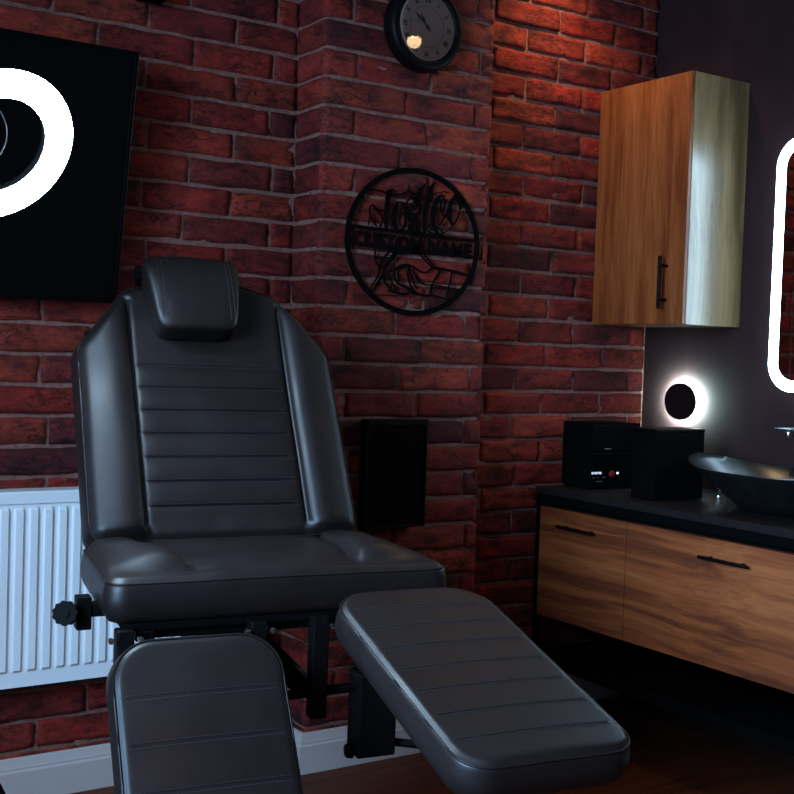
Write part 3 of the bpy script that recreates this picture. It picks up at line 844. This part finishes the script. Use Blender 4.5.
STROKES = [[(-174,100,0.9),(-182,100,1.6),(-186,106,1.9),(-185,115,2.5),(-176,126,2.8),(-154,130,2.5),(-135,129,2.8),(-112,125,3.4),(-92,123,3.7),(-73,125,3.4),(-56,131,2.8),(-43,140,2.2),(-41,156,0.9)],[(-47,142,1.2),(-30,134,2.2),(-10,135,2.2),(0,136,2.2)],[(-38,133,1.9),(-18,132,2.2),(9,132,2.2),(43,140,2.2),(63,145,1.9),(80,149,1.6),(90,145,0.9)],[(-89,139,1.2),(-101,132,6.9),(-106,122,10.6),(-108,106,11.2),(-110,84,11.2),(-113,62,10.0),(-111,40,7.5),(-109,26,6.2)],[(-112,130,3.7),(-96,126,4.4)],[(-118,80,2.5),(-139,77,2.5),(-151,85,3.1),(-160,90,1.9),(-165,77,2.8),(-163,62,2.8),(-154,47,2.5),(-141,32,2.2)],[(-151,82,2.8),(-136,70,2.8),(-125,58,2.8),(-124,44,2.8),(-131,31,2.5)],[(-164,57,1.9),(-168,35,1.9)],[(-104,58,2.2),(-88,59,2.2)],[(-69,106,2.5),(-80,95,7.5),(-85,75,12.5),(-86,53,12.5),(-79,34,8.7),(-69,26,4.4)],[(-70,106,2.5),(-58,102,4.4),(-51,89,5.6),(-48,68,6.2),(-49,45,6.2),(-59,31,5.0),(-69,26,3.7)],[(-51,84,2.2),(-61,88,2.2),(-65,80,2.2),(-54,70,2.2)],[(-34,80,2.5),(-21,77,2.5),(-4,85,2.5),(0,100,2.5),(-6,116,2.5),(-23,122,2.8),(-39,116,2.8),(-47,101,2.8),(-41,87,2.5),(-34,80,2.5)],[(-30,94,2.2),(-21,89,2.2),(-13,96,2.2),(-14,105,2.2),(-22,109,2.2),(-30,102,2.2),(-28,96,2.2),(-20,98,1.9)],[(-36,118,3.1),(-26,129,3.1),(-9,129,3.7),(-2,122,4.4)],[(-38,85,3.1),(-40,68,4.4),(-33,58,2.5),(-17,76,3.7),(-13,60,4.4),(-26,47,6.2),(-36,33,5.6),(-19,31,9.4),(2,28,12.5)],[(-13,54,4.4),(-6,35,6.2)],[(-37,93,3.1),(-23,100,3.1),(-7,100,3.1),(4,92,2.5),(-6,80,2.5),(-22,75,2.8),(-36,77,2.8)],[(-38,124,3.7),(-24,119,5.0),(-17,109,4.4),(0,100,2.8)],[(-32,69,4.4),(-22,59,5.0),(-14,46,4.4),(-4,33,3.7),(7,24,3.1)],[(-35,52,2.8),(-22,70,2.8),(-27,31,6.9),(-13,22,8.1)],[(17,166,0.9),(3,151,7.5),(-5,139,11.2),(-8,124,11.2),(-10,110,7.5),(-17,95,3.1)],[(49,174,0.9),(36,158,8.1),(27,138,10.6),(22,113,10.0),(16,84,8.7),(15,57,7.5),(16,34,6.2),(19,21,5.0)],[(72,139,1.9),(59,129,8.1),(48,107,11.2),(43,81,11.2),(44,59,10.0),(52,40,7.5),(66,26,6.2)],[(70,139,2.5),(79,127,3.1),(83,110,3.1),(77,94,2.8),(69,98,2.5),(67,112,2.5),(72,128,2.5)],[(69,95,2.8),(81,81,3.7),(75,67,2.8),(64,52,2.2)],[(30,80,1.9),(45,82,1.9)],[(117,143,3.1),(106,127,6.9),(99,106,10.6),(98,86,11.2),(102,73,8.7),(112,59,3.7),(125,75,2.8),(132,92,2.5),(135,101,2.5)],[(81,79,5.0),(97,91,5.6)],[(112,143,4.4),(126,133,10.6),(139,121,15.6),(134,104,5.6)],[(115,61,2.5),(102,46,2.2),(85,35,1.9),(78,36,1.6)],[(21,39,2.8),(44,29,3.7),(65,27,7.5),(84,25,4.4)],[(52,49,2.2),(71,42,2.5),(80,26,2.8)],[(29,52,2.2),(40,39,2.8),(57,38,2.5),(61,27,3.1)],[(-141,-25,2.2),(-144,-40,2.5),(-141,-59,2.8),(-133,-72,3.1),(-126,-80,3.1)],[(-130,-42,1.9),(-136,-44,1.9),(-137,-52,1.9),(-131,-54,1.9),(-128,-47,1.9)],[(-90,-23,5.0),(-115,-52,4.4),(-127,-77,4.4),(-128,-92,3.1),(-138,-111,3.1),(-150,-126,2.8),(-155,-146,1.6)],[(-76,-27,4.4),(-93,-53,5.6),(-109,-79,5.6),(-115,-96,3.1),(-126,-113,2.8),(-137,-130,2.8),(-154,-146,1.9)],[(-118,-96,1.9),(-142,-127,1.6)],[(-124,-73,1.9),(-110,-78,1.9)],[(-119,-65,1.9),(-104,-70,1.9)],[(-114,-57,1.9),(-99,-62,1.9)],[(-108,-49,1.9),(-93,-54,1.9)],[(-103,-41,1.9),(-87,-45,1.9)],[(-113,-87,3.1),(-111,-112,3.1),(-95,-130,3.1),(-82,-139,4.4),(-72,-134,3.1),(-85,-116,3.1),(-95,-100,2.5),(-103,-88,2.5)],[(-91,-121,1.9),(-86,-125,1.9),(-90,-130,1.9)],[(-86,-36,10.6),(-56,-30,8.1),(-30,-28,7.5),(11,-29,6.9)],[(-95,-56,3.1),(-82,-49,3.7),(-76,-38,3.7)],[(-95,-83,5.0),(-82,-82,5.6),(-68,-74,6.9),(-49,-66,6.2),(-32,-65,5.0),(-12,-71,3.7),(5,-79,2.8),(22,-81,2.8),(37,-74,2.8),(46,-64,2.8)],[(-81,-87,5.0),(-77,-104,4.4),(-64,-117,4.4),(-43,-124,5.0),(-23,-134,7.5),(-2,-141,6.2),(18,-144,4.4),(38,-143,3.7),(44,-130,2.8),(46,-118,2.8),(55,-101,2.8),(68,-83,5.0),(71,-72,3.7),(46,-63,3.1)],[(-33,-68,2.8),(-35,-87,2.8),(-31,-106,3.1),(-21,-125,3.7),(-9,-138,4.4)],[(-29,-73,2.2),(-20,-100,2.2),(-10,-119,2.5),(1,-127,2.2)],[(-19,-75,2.5),(-4,-99,3.1),(13,-112,3.1),(37,-115,3.1),(65,-115,2.8)],[(-11,-86,1.9),(7,-104,1.9)],[(-68,-87,3.1),(-63,-104,2.5),(-67,-114,1.9)],[(-99,-138,3.1),(-82,-140,4.4),(-59,-143,3.7),(-33,-142,3.1),(-16,-139,3.7)],[(8,-36,2.8),(28,-52,2.8),(46,-64,2.8)],[(17,-33,3.4),(34,-46,2.8),(56,-63,2.8)],[(56,-63,2.8),(84,-68,2.8),(124,-73,3.1)],[(62,-67,2.8),(114,-73,2.8),(173,-81,2.8)],[(83,-65,1.9),(171,-76,1.9)],[(43,-113,2.8),(102,-118,2.5),(145,-122,2.5)],[(45,-119,1.9),(138,-128,1.9)],[(45,-143,2.8),(77,-147,2.8),(110,-154,2.8)],[(115,-73,2.8),(105,-118,2.8),(96,-153,2.8)],[(47,-118,2.8),(43,-142,2.8)],[(-145,-152,1.9),(-71,-149,1.9),(-28,-144,2.2)],[(-232,28,6.2),(-118,25,6.9),(0,24,8.1)],[(-34,21,8.1),(68,20,7.5),(192,20,6.2)],[(-229,-17,5.6),(-119,-20,8.1),(-77,-20,10.6),(2,-23,12.5)],[(-32,-24,10.6),(19,-25,8.1),(70,-25,6.2),(194,-27,5.6)]]
art = MB(); scr = MB(); bars = MB()
nS = len(STROKES)
for i, st in enumerate(STROKES):
    q = [(a/1000, b/1000, c*1.4/1000) for a, b, c in st]
    tgt = bars if i >= nS-4 else (scr if i < 34 else art)
    tgt.ribbon(q, MF @ Matrix.Translation((0, 0, .0002*(i % 3))), .0036)
scr.build('tattoo_lettering', MT['blackmatte'], SG); art.build('hand_and_machine_drawing', MT['blackmatte'], SG); bars.build('name_band', MT['blackmatte'], SG)
me = textmesh('CUSTOM NAME', .05, .0012, .0018)
xs_ = [v.co.x for v in me.vertices]; ys_ = [v.co.y for v in me.vertices]
cx, cy = (max(xs_)+min(xs_))/2, (max(ys_)+min(ys_))/2
me.transform(Matrix.Translation((-.020, -.0075, .0025)) @ Matrix.Rotation(R(-1.25), 4, 'Z') @ Matrix.Diagonal((.398/(max(xs_)-min(xs_)), .0430/(max(ys_)-min(ys_)), 1, 1)) @ Matrix.Translation((-cx, -cy, 0)))
me.transform(MF)
link('name_lettering', me, SG, MT['blackmatte'])
for x, z in ((-.2015, .10), (.1685, .10), (-.2015, -.10), (.1685, -.10)): MB().cyl((x, 0, z), (x, .010, z), .004, n=10).build('wall_spacer', MT['blackmatte'], SG)

# ------------------------------------------------------------------ black panel low on the pilaster
PN = thing('wall_panel', 'plain black rectangular panel mounted low on the brick pilaster beside the chair back', 'panel', (1.781, -PD-.012, .797))
MB().box((-.100, -.030, -.149), (.100, 0, .149), .003).build('panel_case', MT['blackmatte'], PN)
w = MB()
for a, b in (((-.100, -.034, .134), (.100, -.029, .149)), ((-.100, -.034, -.149), (.100, -.029, -.143)), ((-.100, -.034, -.149), (-.094, -.029, .149)), ((.094, -.034, -.149), (.100, -.029, .149))): w.box(a, b, .001)
w.build('panel_rim', MT['steel'], PN)

# ------------------------------------------------------------------ wall cabinet
WC = thing('wall_cabinet', 'tall oak wall cabinet fixed high in the corner above the black boxes', 'cabinet', (XW, -.404, 1.243))
ox, oy, oz = XW, -.404, 1.243; hc = .752
def L3(a, b): return (a[0]-ox, a[1]-oy, a[2]-oz), (b[0]-ox, b[1]-oy, b[2]-oz)
w = MB()
for a, b in (((2.6665, -.404, oz), (2.905, -.386, oz+hc)), ((2.6665, -.030, oz), (2.905, -.012, oz+hc)), ((2.675, -.387, oz+.0005), (2.904, -.029, oz+.018)), ((2.675, -.387, oz+hc-.018), (2.904, -.029, oz+hc-.0005)), ((2.896, -.387, oz+.017), (2.904, -.029, oz+hc-.017))):
    w.box(*L3(a, b), .0006)
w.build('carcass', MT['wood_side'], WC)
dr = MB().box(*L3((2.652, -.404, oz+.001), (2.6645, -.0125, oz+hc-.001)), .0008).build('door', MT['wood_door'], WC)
w = MB(); hx = 2.652-ox
w.cyl((hx-.032, -.335-oy, 1.288-oz), (hx-.032, -.335-oy, 1.447-oz), .0058, n=16, bev=.001)
for z in (1.316, 1.419): w.cyl((hx-.032, -.335-oy, z-oz), (hx, -.335-oy, z-oz), .0045, n=12)
w.build('handle', MT['steel'], dr, 40)

# ------------------------------------------------------------------ vanity
VX = 2.40; VY0, VY1 = -.066, -1.226
VN = thing('vanity_cabinet', 'long oak drawer cabinet in a black steel frame under the black worktop', 'cabinet', (2.65, -.65, 0))
ox, oy, oz = 2.65, -.65, 0
w = MB()
for y in (VY0, VY1+.021):
    for x in (VX, 2.875): w.box(*L3((x, y-.021, 0), (x+.021, y, .706)), .001)
for x in (VX, 2.875): w.box(*L3((x, VY1+.021, .680), (x+.021, VY0-.021, .706)), .001)
for y in (VY0, VY1+.021): w.box(*L3((VX, y-.021, .680), (2.896, y, .706)), .001)
w.build('frame', MT['blackmatte'], VN)
MB().box(*L3((2.420, VY1+.022, .330), (2.896, VY0-.022, .676)), .001).build('carcass', MT['blackmatte'], VN)
MB().box(*L3((VX-.002, VY1+.001, .178), (2.896, VY0-.001, .214)), .0015).build('shelf', MT['blackmatte'], VN)
MB().box(*L3((2.870, VY1+.022, .214), (2.890, VY0-.022, .330)), .001).build('shelf_shade', MT['blackmatte'], VN)  # black sheet standing in for the shade between shelf and drawers
for y0, y1, hy, hl in ((-.0875, -.4635, -.269, .160), (-.4665, -1.203, -.835, .160)):
    d = MB().box(*L3((VX-.001, y1, .330), (VX+.019, y0, .668)), .0008).build('drawer', MT['wood_drawer'], VN)
    w = MB(); xx = VX-.001-.022
    w.cyl((xx-ox, hy-hl/2-oy, .6185), (xx-ox, hy+hl/2-oy, .6185), .0052, n=14, bev=.001)
    for s in (-1, 1): w.cyl((xx-ox, hy+s*hl*.34-oy, .6185), (VX-ox, hy+s*hl*.34-oy, .6185), .0042, n=12)
    w.build('handle', MT['steel'], d, 40)
CT = MB().box((VX-.004, VY1-.01, .7065), (XW-.001, VY0+.002, .7275), .0015).build('countertop', MT['counter'])
tag(CT, 'long matt black worktop lying on the oak drawer cabinet', 'worktop')
CTZ = .728

# basin: boat shaped vessel
BC = Vector((2.640, -.795, CTZ))
BS = thing('vessel_basin', 'matt black boat-shaped vessel basin standing on the worktop under the lit mirror', 'basin', BC)
def bring(a, b, z, lift, n=64):
    return [Vector((a*math.cos(2*PI*k/n), b*math.sin(2*PI*k/n), z+lift*math.sin(2*PI*k/n)**4)) for k in range(n)]
bm = bmesh.new(); rs = []
for a, b, z, lf in ((.06, .09, 0, 0), (.075, .12, .003, 0), (.105, .165, .030, .004), (.140, .215, .065, .012), (.170, .272, .098, .024), (.178, .290, .108, .028), (.1775, .2895, .1105, .028), (.171, .283, .1105, .028), (.164, .268, .098, .024), (.132, .212, .066, .012), (.10, .16, .038, .004), (.05, .08, .021, 0), (.022, .022, .018, 0), (.0001, .0001, .018, 0)):
    rs.append([bm.verts.new(v) for v in bring(a, b, z, lf)])
for A, Bq in zip(rs, rs[1:]):
    for k in range(64): bm.faces.new((A[k], A[(k+1) % 64], Bq[(k+1) % 64], Bq[k]))
bm.faces.new(rs[0])
w = MB(); w.bm = bm; w.build('bowl', MT['basin'], BS, 50)
w = MB(); w.lathe([(0, .020), (.020, .020), (.022, .0235), (.0, .026)], Matrix.Identity(4), 32); w.build('waste', MT['basin'], BS, 40)

TP = thing('wall_tap', 'flat wall mounted tap spout above the black basin', 'tap', (XW, -.70, .945))
MB().box((-.150, -.028, 0), (-.001, .028, .006), .002).build('spout', plain('brushed_dark_metal', (.35, .35, .37), .28, 1.0), TP)
w = MB(); w.cyl((-.118, .0, -.022), (-.118, .0, 0), .009, n=18, bev=.002); w.cyl((-.095, 0, -.012), (-.002, 0, -.012), .010, n=14); w.build('outlet', MT['chrome'], TP, 40)
MB().box((-.008, -.045, -.035), (-.0005, .045, .035), .002).build('wall_plate', MT['blackgloss'], TP)

# black appliance and black box on the worktop
AP = thing('appliance', 'black box-shaped appliance with a small lit display standing in the corner of the worktop', 'appliance', (2.496, -.203, CTZ))
MB().box((0, 0, .004), (.205, .135, .203), .003).build('appliance_case', MT['blackmatte'], AP)
w = MB()
w.box((.004, -.003, .120), (.20, .001, .198), .0015); w.build('upper_door', MT['blackgloss'], AP)
w = MB(); w.box((.004, -.004, .016), (.20, .001, .112), .0015); w.build('display_panel', MT['blackgloss'], AP)
w = MB(); w.box((.05, -.010, .124), (.075, -.003, .127), .001); w.build('door_pull', MT['cable'], AP)
w = MB()
for k, (x0, x1) in enumerate(((0, .007), (.009, .013), (.015, .022), (.024, .029), (.031, .040))): w.box((.0+x0, -.0050, .0475+(.001 if k % 2 else 0)), (.0+x1, -.0040, .0545), 0)
w.build('display_digits', MT['dispw'], AP)
w = MB()
for x in (.006, .024, .046, .052): w.box((x, -.0048, .036), (x+.005, -.0040, .038), 0)
w.box((.02, -.0048, .024), (.045, -.004, .0255), 0)
w.build('printed_marks', MT['cable'], AP)
w = MB(); w.cyl((.083, .001, .047), (.083, -.010, .047), .0115, .0105, 28, bev=.002); w.build('dial_knob', MT['dispr'], AP, 40)
w = MB(); w.cyl((.108, -.003, .049), (.108, -.0065, .049), .0038, .003, 16); w.build('indicator_light', MT['dispb'], AP, 40)
for x in (.015, .19):
    for y in (.015, .12): MB().cyl((x, y, .0005), (x, y, .0045), .008, n=12).build('foot', MT['blackmatte'], AP)
BX = thing('black_box', 'plain black box standing between the appliance and the black basin', 'box', (2.476, -.485, CTZ))
MB().box((.004, 0, .0005), (.206, .092, .196), .002).build('box_body', MT['blackmatte'], BX)
MB().box((.003, -.001, .1965), (.207, .093, .206), .002).build('lid', MT['blackgloss'], BX)
SM = MB().cyl((2.742, -.497, CTZ+.0065), (2.716, -.520, CTZ+.0065), .0055, n=14, bev=.001).build('metal_tube', MT['chrome'], None, 40)
tag(SM, 'tiny shiny metal tube lying on the worktop between the black box and basin', 'tube')

# ------------------------------------------------------------------ lit mirror
MY0, MY1, MZ0, MZ1 = -.550, -1.13, 1.052, 1.800
LM = thing('lit_mirror', 'rounded wall mirror with a bright white light band around its edge', 'mirror', (XW, -.84, 1.426))
def rrect(ins, r):
    y0, y1, z0, z1 = MY1+ins+.84, MY0-ins+.84, MZ0+ins-1.426, MZ1-ins-1.426
    return rounded([(y0, z0), (y1, z0), (y1, z1), (y0, z1)], r, 14)
MYZ = Matrix(((0, 0, 1, 0), (1, 0, 0, 0), (0, 1, 0, 0), (0, 0, 0, 1)))     # (y, z, x)
w = MB(); w.prism(rrect(.004, .081), Matrix.Translation((-.034, 0, 0)) @ MYZ, .0335); w.build('back_box', MT['cable'], LM, 30)
def band(i0, r0, i1, r1, x, d):
    w = MB(); A = rrect(i0, r0); Bq = rrect(i1, r1)
    V = [[w.bm.verts.new((xx, p[0], p[1])) for p in Q] for Q, xx in ((A, x+d), (A, x), (Bq, x), (Bq, x+d))]
    m = len(A)
    for k in range(m):
        for j in range(3): w.bm.faces.new((V[j][k], V[j][(k+1) % m], V[j+1][(k+1) % m], V[j+1][k]))
    return w
band(0, .085, .034, .053, -.036, .008).build('light_band', MT['ledmirror'], LM, 30)
w = MB(); w.prism(rrect(.0335, .0535), Matrix.Translation((-.0355, 0, 0)) @ MYZ, .001); w.build('mirror_glass', MT['mirror'], LM)

# ------------------------------------------------------------------ round wall lamp
WL = thing('wall_lamp', 'small round black disc wall lamp glowing behind, above the black boxes', 'lamp', (XW, -.190, 1.001))
Mx = Matrix.Rotation(R(-90), 4, 'Y')   # local z -> -x
sc = Matrix.Diagonal((1, 1.1, 1, 1))
w = MB(); w.lathe([(.0, .0155), (.0590, .0155), (.0605, .0165), (.0605, .0225), (.059, .024), (0, .024)], sc @ Mx, 64); w.build('shade_disc', MT['disc'], WL, 35)
w = MB(); w.lathe([(0, 0.001), (.030, .001), (.030, .0148), (0, .0148)], sc @ Mx, 40); w.build('lamp_body', MT['blackmatte'], WL, 35)
w = MB(); w.lathe([(.031, .0150), (.0580, .0150)], sc @ Mx, 64); w.build('light_ring', MT['halo'], WL, 35)

# small black fixture cut off by the top edge of the photograph
FX = thing('wall_speaker', 'small black fixture at the very top of the brick wall above the screen', 'fixture', (1.10, -.012, 1.985))
MB().box((-.045, -.07, 0), (.040, -.003, .13), .012).build('speaker_case', MT['blackmatte'], FX)
MB().box((-.02, -.01, .03), (.02, .0, .09), .002).build('speaker_bracket', MT['blackmatte'], FX)

# ------------------------------------------------------------------ light
def area(name, loc, rot, sx, sy, col, e):
    l = bpy.data.lights.new(name, 'AREA'); l.shape = 'RECTANGLE'; l.size = sx; l.size_y = sy; l.color = col; l.energy = e
    o = bpy.data.objects.new(name, l); COL.objects.link(o); o.location = loc; o.rotation_euler = rot; return o
area('window_daylight', (-1.19, (WY0+WY1)/2, (WZ0+WZ1)/2), (0, R(-72), 0), 1.15, 1.15, (.38, .65, 1.0), 105.0).data.spread = R(125)
def downlight(x, y, e, ang, label, tx=0.0, ty=0.0):
    t = thing('ceiling_downlight', label, 'lamp', (x, y, H))
    w = MB(); w.lathe([(.030, -.001), (.046, -.001), (.046, -.006), (.030, -.010), (.030, -.001)], Matrix.Identity(4), 40); w.build('trim_ring', MT['steel'], t, 35)
    w = MB(); w.lathe([(0, -.003), (.015, -.003), (.015, -.002), (0, -.002)], Matrix.Identity(4), 32); w.build('bulb', MT['bulb'], t)
    l = bpy.data.lights.new('spot', 'SPOT'); l.energy = e; l.color = (1.0, .66, .34); l.spot_size = R(ang); l.spot_blend = .9; l.shadow_soft_size = .03
    o = bpy.data.objects.new('downlight_beam', l); COL.objects.link(o); o.location = (x, y, H-.02)
    o.rotation_euler = Vector((tx, ty, -1)).to_track_quat('-Z', 'Y').to_euler()
downlight(2.42, -.24, 14.0, 120, 'recessed ceiling spot above the brick wall beside the oak wall cabinet', 0, .12)
downlight(2.78, -1.72, 2.0, 120, 'recessed ceiling spot over the worktop', -.35, .30)
area('warm_fill', (.35, -3.3, H-.02), (0, 0, 0), .6, .6, (1.0, .55, .40), 6.0)  # added warm fill, no real fitting here; brightens drawers and bricks
W = bpy.data.worlds.new('World'); SC.world = W; W.use_nodes = True
W.node_tree.nodes['Background'].inputs[0].default_value = (.35, .5, .8, 1); W.node_tree.nodes['Background'].inputs[1].default_value = .02

# ------------------------------------------------------------------ camera
cd = bpy.data.cameras.new('camera'); co = bpy.data.objects.new('camera', cd); COL.objects.link(co)
cd.sensor_width = 36; cd.sensor_fit = 'HORIZONTAL'; cd.lens = 36*1183.19/794; cd.clip_start = .05
yaw, pitch, roll = R(33.344), R(2.133), R(1.937)
F = Vector((math.sin(yaw)*math.cos(pitch), math.cos(yaw)*math.cos(pitch), -math.sin(pitch)))
r = Vector((math.cos(yaw), -math.sin(yaw), 0)); u = r.cross(F)
r2 = r*math.cos(roll)+u*math.sin(roll); u2 = -r*math.sin(roll)+u*math.cos(roll)
co.matrix_world = Matrix(((r2.x, u2.x, -F.x, 0), (r2.y, u2.y, -F.y, -2.9), (r2.z, u2.z, -F.z, 1.128), (0, 0, 0, 1)))
SC.camera = co
SC.view_settings.view_transform = 'Standard'; SC.view_settings.look = 'None'
SC.view_settings.exposure = .24; SC.view_settings.gamma = 1; SC.view_settings.use_curve_mapping = False
SC.cycles.use_denoising = True
SC.cycles.max_bounces = 6; SC.cycles.sample_clamp_indirect = 4
